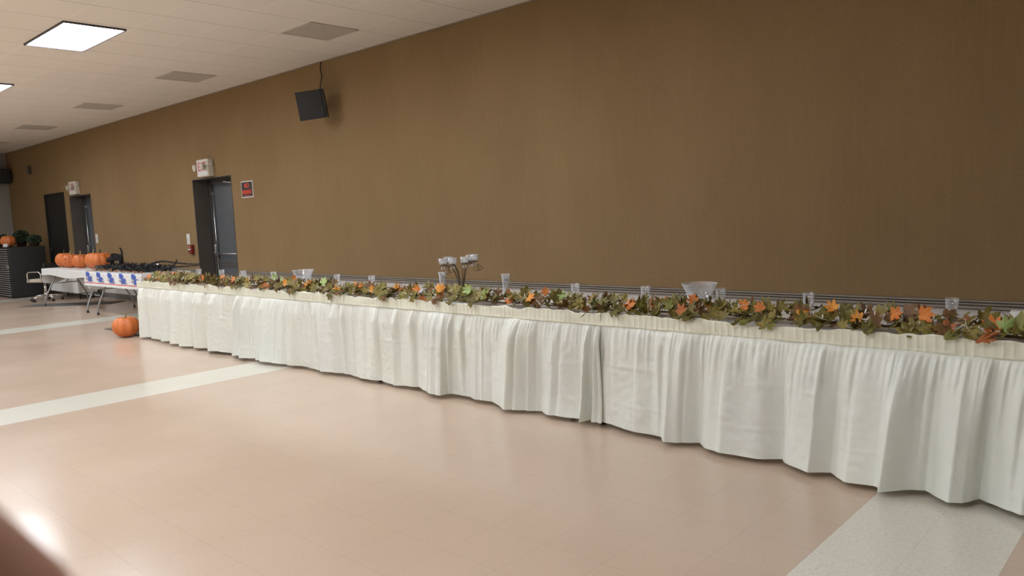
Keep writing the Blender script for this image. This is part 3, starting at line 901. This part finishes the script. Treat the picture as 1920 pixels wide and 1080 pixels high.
cd = thing('candelabra', 'bronze candelabra with scrolled arms and clear votive cups on long table', 'candelabra', (-4.88, -1.58, .7515))
MB().lathe([(.0005, .006), (.05, .006), (.065, 0), (.067, .006), (.055, .012), (.02, .018), (.012, .03), (.0005, .032)], n=24).build('base', M['iron'], cd)
RT = Vector((.73, .68, 0)); FW = Vector((-.68, .73, 0))
arms = [(-.155, -.03, .268), (-.112, .05, .276), (-.070, -.06, .270), (.035, -.05, .276), (.078, .05, .284), (.118, -.01, .290)]
rn = random.Random(4)
for k, (a, b_, h) in enumerate(arms):
    tip = RT * a + FW * b_ + Vector((0, 0, h))
    s0 = RT * (a * .13) + FW * (b_ * .2)
    P = []
    for q in range(22):
        u = q / 21
        rad = u ** 2.2
        z = .02 + (h - .02) * (1 - (1 - u) ** 1.35) + .018 * math.sin(PI * u) * (1 if u > .5 else 0) 
        z = min(z, h)
        p = s0 + (tip - s0) * rad; P.append(Vector((p.x, p.y, z)))
    arm = MB().tube(P, .0042, 6)
    # scroll continuing outwards and curling down
    if abs(a) > .1 or a > .07:
        d = RT * (1 if a > 0 else -1)
        S = []
        for q in range(20):
            t = q / 19 * R(330); rr = .040 * (1 - q / 19 * .62)
            S.append(P[-5] + d * ((.075 if a > 0 else .012) * min(1, q / 6)) + d * (math.sin(t) * rr) + Vector((0, 0, -.036 + math.cos(t) * rr)))
        arm.tube(S, [.0035 - .0015 * q / 19 for q in range(20)], 6)
    am = arm.build('arm', M['iron'], cd)
    MB().lathe([(.0005, 0), (.026, 0), (.030, .005), (.026, .007), (.0005, .007)], tuple(tip + Vector((0, 0, -.006))), 16).build('cup_plate', M['iron'], am)
    vc = MB().lathe([(.0005, .003), (.028, .003), (.034, .012), (.037, .055), (.0355, .0555), (.032, .014), (.0005, .008)], tuple(tip + Vector((0, 0, .002))), 20).build('votive_cup', M['glass'], cd)
    MB().lathe([(.0005, .010), (.024, .010), (.024, .026), (.020, .029), (.005, .028), (.0015, .042), (.0005, .043)], tuple(tip + Vector((0, 0, .002))), 16).build('tealight', M['wax'], cd)
    for dd in (0, 1):
        c = tip + Vector((0, 0, -.018)) + RT * (.012 * (1 - 2 * dd))
        MB().lathe([(.0003, -.024), (.006, -.014), (.0055, -.006), (.001, .004), (.0006, .012)], tuple(c), 6, smooth=False).build('crystal_drop', M['gem'], cd)

# small things on the long table
tc = thing('place_card', 'small white folded card standing among leaves right of the near trifle bowl', 'card', (-2.12, -1.66, .7515), R(42))
MB().box((0, -.012, .03), (.05, .0012, .062), Matrix.Rotation(R(-20), 3, 'X')).box((0, .010, .03), (.05, .0012, .062), Matrix.Rotation(R(20), 3, 'X')).build('folded_sheet', M['white'], tc)
def crumple(name, lab, cat, x, y, z, s, m, seed, parent=None):
    b = MB(); n, k_ = 18, 11
    def f(u, v):
        a = 2 * PI * u; p = PI * v
        r_ = s * (1 + .55 * noise.noise(Vector((math.cos(a) * 1.7 * math.sin(p) + seed, math.sin(a) * 1.7 * math.sin(p), math.cos(p) * 1.7))))
        return (r_ * math.sin(p) * math.cos(a), r_ * math.sin(p) * math.sin(a) * .8, max(0, s * .62 + r_ * .62 * math.cos(p)))
    b.grid(n, k_, f, smooth=False)
    o = b.build(name, m); o.location = (x, y, z); tag(o, lab, cat)
    return o
crumple('napkin', 'crumpled white napkin behind the orange leaf at the right', 'napkin', -1.03, -1.83, .7515, .055, M['cloth'], 2.2)
crumple('napkin', 'crumpled white napkin left of the right-most orange leaf, among twigs', 'napkin', -1.30, -1.72, .7515, .05, M['cloth'], 5.2)
bx = thing('small_box', 'small white box with grey window at the right edge of the table', 'box', (-.72, -1.62, .7515), R(8))
MB().rbox((0, 0, .045), (.13, .09, .09), .003).build('carton', M['white'], bx)
MB().box((0, -.0465, .055), (.075, .002, .035)).build('window', M['vent'], bx)

# ------------------------------------------------------------------ covers of the two far tables
# low white draped side table against the wall
wt = thing('draped_side_table', 'narrow side table with white cover behind the pumpkin table, near the far doors', 'table', (-18.75, -.33, 0))
q_ = MB().rbox((0, 0, .685), (1.75, .36, .03), .01).build('tabletop', M['offw'], wt)
for sx in (-1, 1):
    for sy in (-1, 1):
        MB().tube([(sx * .80, sy * .13, .67), (sx * .80, sy * .13, 0)], .014, 8).build('leg', M['blackg'], wt)
dc = MB()
per = [(-.885, -.19), (.885, -.19), (.885, .19), (-.885, .19), (-.885, -.19)]
for (ax_, ay_), (bx_, by_) in zip(per, per[1:]):
    dc.grid(24, 8, lambda u, v: (ax_ + (bx_ - ax_) * u + (.010 * v * math.sin(u * 22) if ax_ == bx_ else 0), ay_ + (by_ - ay_) * u - (.010 * v * math.sin(u * 30) if ay_ == by_ else 0), .703 - .57 * v))
dc.box((0, 0, .703), (1.77, .38, .003))
dc.build('cover', M['cloth'], wt)
# white cloth under the pumpkins
def drape_cover(xa, xb, ya, yb, zt, front, back, left, right, seed, mats, name, mif=None, nu=200):
    b = MB()
    def fr(x): return front(x) if callable(front) else front
    Wd = yb - ya
    def f(u, v):
        x = xa - .008 + (xb - xa + .016) * u
        F = fr(x); T = F + Wd + back(x); s = v * T
        wv = .008 * math.sin(x * 17 + seed) + .010 * noise.noise(Vector((x * 5, seed, 0)))
        if s < F: d = F - s; return (x, ya - .012 - abs(wv) * d * 5 - .01 * d, zt - d)
        if s < F + Wd: return (x, ya + (s - F), zt + .0008 * math.sin(x * 40) + .0008)
        d = s - F - Wd; return (x, yb + .012 + abs(wv) * d * 3, zt - d)
    b.grid(nu, 80, f, mif=mif and (lambda u, v: mif(xa + (xb - xa) * u, v)))
    for side, xx, L_ in ((-1, xa, left), (1, xb, right)):
        if not L_: continue
        b.grid(30, 14, lambda u, v: (xx + side * (.012 + .02 * v + abs(.012 * math.sin(u * 19)) * v), ya - .01 + (Wd + .02) * u, zt - L_ * v * (1 + .15 * math.sin(u * 7))))
    return b.build(name, mats)
c3 = drape_cover(-17.2, -14.77, -1.345, -.605, .7425, lambda x: .135 + .02 * math.sin(x * 3.1), lambda x: .42 if x < -16.0 else .12, .27, .30, 1, M['cloth'], 'tablecloth')
tag(c3, 'plain white cloth hanging unevenly over the table with the pumpkins', 'tablecloth')
def motif(x, v):
    # v 0..: front drop, lengths along the sheet
    F = .235; T = F + .74 + .2; s = v * T
    if s > F: return 0
    h = s / F           # 0 hem .. 1 table edge
    if .06 < h < .0: return 0
    if .17 < h < .25: return 3
    if h < .25: return 0
    P = .49; u = ((x + 14.62) % P) / P; hh = (h - .25) / .75
    # slanted blue figure, grey companion, rose dash
    cx = .50 - .30 * (hh - .5) + .03 * math.sin(hh * 17)
    if hh > .12 and abs(u - cx) < .15 + .05 * math.sin(hh * 9 + 1): return 1
    if .10 < hh < .62 and abs(u - cx - .19) < .10 + .03 * math.sin(hh * 23): return 1 if hh > .3 else 2
    if .05 < hh < .6 and abs(u - cx + .20) < .07 + .05 * math.sin(hh * 19 + 2): return 2
    if .60 < hh < .95 and abs(u - .88 + .15 * (hh - .7)) < .018: return 4
    if .02 < hh < .12 and (u * 9) % 1 < .5 and abs(u - .6) < .25: return 2
    return 0
c2 = drape_cover(-14.6, -12.15, -1.425, -.675, .7425, .235, lambda x: .2, 0, .22, 4, [M['cloth'], M['blue'], M['grey'], M['pred'], M['ppink']], 'tablecloth', motif, nu=420)
tag(c2, 'white plastic cover printed with blue figures and a red border stripe', 'tablecloth')

# ------------------------------------------------------------------ pumpkins
def pumpkin(x, y, z, rad, hgt, lab, seed, stem='stem', group=None, dots=0, ribs=10, rz=0):
    r = thing('pumpkin', lab, 'pumpkin', (x, y, z), rz, group)
    prof = []
    n = 18
    for k in range(n + 1):
        t = PI * k / n
        rr = rad * math.sin(t) ** .88
        zz = hgt / 2 - hgt / 2 * math.cos(t)
        if k > n - 3: zz -= .02 * (k - (n - 3))
        prof.append((max(rr, .002), max(zz, 0.0)))
    MB().lathe(prof, n=80, rib=ribs, ribd=.085).build('body', M['pump'], r)
    s = MB(); rn = random.Random(seed); lx = rn.uniform(-.03, .03)
    P = [(lx * q * q, .01 * q, hgt - .03 + .075 * q) for q in (0, .3, .6, .85, 1.0)]
    s.tube(P, [.024, .014, .011, .012, .014], 7)
    s.build('stem', M[stem], r)
    if dots:
        d = MB()
        for (a, zz, q) in ((-62, .62, .011), (-50, .66, .009), (-48, .60, .012), (-66, .60, .010)):
            a = R(a); rr = rad * .985
            c = (rr * math.cos(a), rr * math.sin(a), hgt * zz)
            d.lathe([(.0005, -q), (q, 0), (.0005, q)], c, 8)
        d.build('painted_dots', M['pumpd'], r)
    return r
G = 'orange pumpkins on the white cloth table'
TZ = .7435
pumpkin(-17.02, -.98, TZ, .160, .30, 'leftmost pumpkin on the white cloth, with a dark stem', 1, 'stemd', G)
pumpkin(-16.56, -1.02, TZ, .140, .28, 'pumpkin with small dark dots, second from left on white cloth', 2, 'stem', G, dots=1)
pumpkin(-16.04, -1.0, TZ, .145, .28, 'plain pumpkin with green stem, middle of the row on the white cloth', 3, 'stem', G)
pumpkin(-15.50, -.95, TZ, .15, .31, 'pumpkin half hidden behind the large one at the right of the row', 4, 'stem', G)
pumpkin(-15.03, -1.0, TZ, .20, .315, 'largest pumpkin, at the right end of the row, with a dark stem', 5, 'stemd', G)
pumpkin(-10.86, -2.20, 0, .168, .285, 'large orange pumpkin standing on the floor at the end of the ivory skirt', 6, 'stem', ribs=9)
pumpkin(-20.76, -.98, 1.15, .155, .28, 'orange pumpkin on top of the black ribbed cabinet', 7, 'stem', ribs=9)

# things beside the pumpkins
pc = MB().lathe([(.0005, .002), (.028, .002), (.029, 0), (.038, .095), (.040, .098), (.0375, .097), (.028, .006), (.0005, .005)], n=18).build('paper_cup', M['white'])
pc.location = (-17.10, -.70, TZ); tag(pc, 'small white paper cup behind the leftmost pumpkin', 'cup')
# black cat decoration with arched back
def skin_obj(name, nodes, edges, m, parent=None, loc=(0, 0, 0), rz=0, sub=2):
    me = bpy.data.meshes.new(name); me.from_pydata([n[0] for n in nodes], edges, [])
    o = bpy.data.objects.new(name, me); COL.objects.link(o)
    md = o.modifiers.new('skin', 'SKIN'); md.use_smooth_shade = True
    for i, n in enumerate(nodes):
        sv = me.skin_vertices[0].data[i]; rr = n[1]
        sv.radius = rr if isinstance(rr, tuple) else (rr, rr); sv.use_root = (i == 0)
    sb = o.modifiers.new('sub', 'SUBSURF'); sb.levels = sub; sb.render_levels = sub
    dg = bpy.context.evaluated_depsgraph_get(); dg.update()
    mm = bpy.data.meshes.new_from_object(o.evaluated_get(dg))
    bpy.data.objects.remove(o)
    mm.materials.clear(); mm.materials.append(m)
    for p in mm.polygons: p.use_smooth = True
    q = bpy.data.objects.new(name, mm); COL.objects.link(q)
    if parent is not None: q.parent = parent
    q.location = loc; q.rotation_euler = (0, 0, rz)
    return q
ct = thing('black_cat_figure', 'black cat decoration with arched back and raised tail beside the pumpkins', 'cat figure', (-14.26, -1.0, .775), R(42)); ct.scale = (.84, .84, .84)
cn = [((.02, 0, .235), .050), ((.085, 0, .20), .045), ((-.05, 0, .235), .052), ((-.11, 0, .20), .045), ((-.155, 0, .175), .030), ((-.185, 0, .17), .040), ((-.222, 0, .155), .022),
      ((.115, 0, .24), .020), ((.125, 0, .32), .016), ((.110, 0, .39), .015), ((.080, 0, .425), .013),
      ((.10, .032, .11), .022), ((.115, .034, .03), .014), ((.10, .034, .010), .014), ((.085, -.032, .11), .022), ((.07, -.034, .03), .014), ((.055, -.034, .010), .014),
      ((-.10, .028, .11), .018), ((-.085, .03, .03), .013), ((-.10, .03, .010), .013), ((-.115, -.028, .11), .018), ((-.135, -.03, .03), .013), ((-.15, -.03, .010), .013)]
ce = [(0, 1), (0, 2), (2, 3), (3, 4), (4, 5), (5, 6), (1, 7), (7, 8), (8, 9), (9, 10), (1, 11), (11, 12), (12, 13), (1, 14), (14, 15), (15, 16), (3, 17), (17, 18), (18, 19), (3, 20), (20, 21), (21, 22)]
skin_obj('body', [(p_, r_ * (1.45 if k_ < 6 else 1.2)) for k_, (p_, r_) in enumerate(cn)], ce, M['cat'], ct)
for s in (-1, 1):
    MB().lathe([(.016, 0), (.009, .02), (.0005, .038)], (-.182, s * .022, .198), 8).build('ear', M['cat'], ct)
    MB().lathe([(.0003, -.005), (.005, 0), (.0003, .005)], (-.216, s * .017, .180), 8).build('eye', M['bulb_o'], ct)

# black tinsel garland heap, foil, amber lights, branches
tn = thing('tinsel_garland', 'heap of black tinsel garland on the blue printed table', 'garland', (-13.3, -1.1, TZ))
rn = random.Random(77)
core = MB(); P = []
for k in range(150):
    t = k / 149
    P.append(Vector((-1.20 + 2.25 * t + .07 * math.sin(k * .9), .04 + .20 * math.sin(k * .47) * (1 - .3 * t), .045 + .035 * math.sin(k * .31) + rn.uniform(-.02, .03))))
core.tube(P, .010, 6).build('cord', M['tinsel'], tn)
fr_ = MB()
for k in range(2600):
    p = P[rn.randrange(150)] + Vector((rn.uniform(-.03, .03), rn.uniform(-.03, .03), rn.uniform(-.01, .02)))
    d = Vector((rn.gauss(0, 1), rn.gauss(0, 1), rn.gauss(.2, .8))).normalized() * rn.uniform(.03, .07); w_ = Vector((rn.uniform(-1, 1), rn.uniform(-1, 1), rn.uniform(-1, 1))).normalized() * .006
    e = p + d
    e.z = max(e.z, .004); p.z = max(p.z, .004)
    fr_.add([p - w_, p + w_, e + w_ * .6, e - w_ * .6], [(0, 1, 2, 3)], 0)
tag(fr_.build('tinsel', M['tinsel'], tn), kind='stuff')
al = thing('amber_lights', 'string of small amber lights along the front edge of the printed cover', 'string lights', (-13.3, -1.36, TZ))
P = [Vector((-1.15 + 2.2 * k / 80, .03 * math.sin(k * .7), .012 + .012 * abs(math.sin(k * 1.3)))) for k in range(81)]
MB().tube(P, .003, 4).build('wire', M['blackg'], al)
bl = MB()
for k in range(0, 81, 2):
    bl.lathe([(.0005, 0), (.006, .005), (.007, .011), (.0005, .020)], tuple(P[k] + Vector((0, rn.uniform(-.02, .02), .002))), 6)
tag(bl.build('bulb', M['bulb_o'], al), kind='stuff')
crumple('foil_ball', 'crinkled silver foil behind the black tinsel, left one', 'foil', -12.95, -.85, TZ, .09, M['silver'], 8.1)
crumple('foil_ball', 'crinkled silver foil behind the black tinsel, right one beside the branches', 'foil', -12.45, -.84, TZ, .085, M['silver'], 11.4)
db = thing('dark_box', 'small dark grey box in front of the largest pumpkin', 'box', (-14.40, -1.22, TZ), R(10)); db.scale = (.85, .8, .75)
MB().rbox((0, 0, .06), (.26, .13, .12), .004).build('carton', M['raildark'], db)
MB().rbox((0, 0, .123), (.265, .135, .012), .003).build('lid', M['blackg'], db)
# long black curved branches
def branch(lab, pts, rad):
    P = []
    n = len(pts)
    for k in range(n - 1):
        p0 = Vector(pts[max(k - 1, 0)]); p1 = Vector(pts[k]); p2 = Vector(pts[k + 1]); p3 = Vector(pts[min(k + 2, n - 1)])
        for q in range(6):
            t = q / 6
            P.append(.5 * ((2 * p1) + (p2 - p0) * t + (2 * p0 - 5 * p1 + 4 * p2 - p3) * t * t + (-p0 + 3 * p1 - 3 * p2 + p3) * t ** 3))
    P.append(Vector(pts[-1]))
    m_ = len(P)
    o = MB().tube(P, [rad * (1 - .6 * i / m_) + .002 * math.sin(i * 2.1) for i in range(m_)], 7).build('branch', M['cat'])
    tag(o, lab, 'branch', 'black decorative branches')
branch('upper black branch arching over the foil and reaching toward the door', [(-13.3, -1.0, .765), (-12.85, -1.0, .86), (-12.45, -1.0, .912), (-11.95, -.98, .895), (-11.5, -.97, .88), (-11.12, -.97, .885)], .021)
branch('lower black branch looping back under the upper one', [(-12.55, -1.16, .77), (-12.2, -1.12, .80), (-11.85, -1.06, .835), (-11.5, -1.02, .85), (-11.15, -.995, .866)], .018)
branch('short black twisted branch standing on the tinsel', [(-12.35, -.9, .77), (-12.2, -.88, .87), (-12.05, -.92, .925), (-11.9, -.98, .94)], .016)

# ------------------------------------------------------------------ cabinet, plants, chair, mats
cb = thing('ribbed_cabinet', 'large black cabinet with ribbed front in the far left corner', 'cabinet', (-20.7, -.82, 0))
MB().rbox((0, 0, .585), (1.4, .74, 1.13), .01).build('body', M['black'], cb)
MB().rbox((0, 0, .01), (1.36, .70, .02), .003).build('base', M['blackg'], cb)
g = MB()
for k in range(22): g.rbox((-.02, -.385, .06 + k * .05), (1.30, .028, .022), .006)
g.build('ribbed_front', M['steel'], cb)
MB().rbox((.66, -.40, .72), (.03, .04, .06), .005).build('latch', M['chrome'], cb)
def bush(x, y, z, rad, hgt, lab, seed):
    r = thing('potted_plant', lab, 'plant', (x, y, z), group='green plants on the cabinet')
    MB().lathe([(.0005, 0), (.09, 0), (.12, .13), (.125, .14), (.11, .135), (.0005, .12)], n=20).build('pot', M['pot'], r)
    rn = random.Random(seed); f = MB(); st = MB()
    for k in range(14):
        a = rn.uniform(0, 2 * PI); e = Vector((math.cos(a) * rad * .8, math.sin(a) * rad * .6, hgt * rn.uniform(.6, .9)))
        st.tube([(0, 0, .12), e * .5 + Vector((0, 0, .1)), e], .004, 4)
    st.build('stem', M['stem'], r)
    for k in range(900):
        a = rn.uniform(0, 2 * PI); q = rad * math.sqrt(rn.random()); zz = rn.uniform(.12, hgt) * (1 - .25 * (q / rad) ** 2)
        c = Vector((q * math.cos(a), q * math.sin(a) * .7, zz))
        n_ = Vector((rn.gauss(0, 1), rn.gauss(0, 1), rn.gauss(.6, .6))).normalized(); t = n_.orthogonal().normalized(); s = n_.cross(t); L_ = rn.uniform(.02, .04)
        f.add([c - t * L_, c + s * L_ * .45, c + t * L_, c - s * L_ * .45], [(0, 1, 2, 3)])
    f.build('foliage', M['greend'], r)
bush(-21.1, -.62, 1.15, .24, .38, 'dark green plant behind the pumpkin on the black cabinet', 1)
bush(-20.22, -.60, 1.15, .20, .26, 'lower dark green plant at the right end of the black cabinet', 2)
bush(-21.22, -.95, 1.15, .16, .30, 'dark green plant at the far left on the black cabinet', 3)
sk = crumple('white_ornament', 'small white ornament on the cabinet front edge left of the pumpkin', 'ornament', -20.42, -1.12, 1.15, .065, M['white'], 3.3)

ch = thing('office_chair', 'office chair with beige seat, chrome arms and star base beside the cabinet', 'chair', (-18.42, -.98, 0), R(205))
MB().rbox((0, 0, .445), (.46, .46, .07), .03).build('seat', M['seat'], ch)
MB().rbox((-.24, 0, .66), (.05, .42, .30), .02, Matrix.Rotation(R(-8), 3, 'Y')).build('backrest', M['black'], ch)
MB().tube([(-.22, 0, .41), (-.28, 0, .43), (-.29, 0, .60)], .014, 8).build('back_post', M['blackg'], ch)
for s in (-1, 1):
    MB().tube([(-.20, s * .245, .42), (-.20, s * .255, .60), (-.15, s * .255, .635), (.12, s * .255, .635), (.17, s * .255, .60), (.17, s * .245, .42)], .013, 8).build('armrest', M['chrome'], ch)
MB().tube([(0, 0, .10), (0, 0, .41)], .024, 12).tube([(0, 0, .07), (0, 0, .2)], .034, 12).build('column', M['chrome'], ch)
for k in range(5):
    a = R(72 * k + 20); d = Vector((math.cos(a), math.sin(a), 0))
    lg = MB().tube([Vector((0, 0, .125)), d * .16 + Vector((0, 0, .115)), d * .30 + Vector((0, 0, .085))], [.024, .019, .013], 8).build('base_arm', M['chrome'], ch)
    c = MB(); sd = Vector((-d.y, d.x, 0))
    for s in (-1, 1): c.tube([d * .30 + sd * (s * .008) + Vector((0, 0, .028)), d * .30 + sd * (s * .024) + Vector((0, 0, .028))], .028, 14)
    c.tube([d * .30 + Vector((0, 0, .03)), d * .30 + Vector((0, 0, .085))], .007, 6)
    c.build('caster', M['blackg'], ch)

a = Vector((-17.45, -1.75, 0)); u_ = Vector((.785, .62, 0)); v_ = Vector((-.62, .785, 0))
cc = a + u_ * .95 + v_ * .25
fm = MB().rbox((0, 0, .005), (1.9, .50, .010), .004).build('floor_mat', M['matg'], loc=tuple(cc)); fm.rotation_euler = (0, 0, math.atan2(.62, .785))
tag(fm, 'large dark grey floor mat lying in front of the black cabinet and pumpkin table', 'mat')
fm2 = MB().rbox((0, 0, .004), (1.5, .30, .008), .003).build('floor_mat', M['matg'], loc=(-11.30, -1.93, 0)); fm2.rotation_euler = (0, 0, R(-1))
tag(fm2, 'thin narrow grey mat on the floor behind the large floor pumpkin', 'mat')

# ------------------------------------------------------------------ photographer's finger at the lens
def cpt(x, y, d): return CAMP + rv * x + uv_ * y + fwv * d
fg = thing('fingertip', 'out of focus brown fingertip covering the lower left corner, close to the lens', 'finger', tuple(cpt(-.060, -.062, .052)))
o0 = Vector(fg.location)
base = Vector((-.0402, -.0178))
ax = Vector((.40, -.92))
N = []
for k, (s, rr) in enumerate(((.0, .0062), (.006, .0078), (.016, .0083), (.026, .0086), (.036, .0082), (.048, .0092), (.062, .0100))):
    p = base + ax * s
    N.append((tuple(cpt(p.x - .00035 * k * k * 0.6, p.y, .050 + .0015 * k) - o0), rr))
PTS = [Vector(p) for p, _ in N]; RAD = [r_ for _, r_ in N]
t0 = (PTS[0] - PTS[1]).normalized(); cap_p = []; cap_r = []
for k in range(8):
    an = R(88 - 11 * k); cap_p.append(PTS[0] + t0 * (RAD[0] * math.sin(an))); cap_r.append(RAD[0] * math.cos(an))
MB().tube(cap_p + PTS, cap_r + RAD, 28).build('finger', M['skin'], fg)
nv = MB()
c = cpt(base.x + .002, base.y - .004, .0585) - o0
axw = (rv * ax.x + uv_ * ax.y).normalized(); sd = fwv.cross(axw).normalized()
nv.grid(8, 8, lambda u, v: c + axw * ((v - .5) * .011) + sd * ((u - .5) * .009) - fwv * (.004 * (2 * u - 1) ** 2 + .0015 * (1 - v) ** 2))
nv.build('nail', M['nail'], fg)
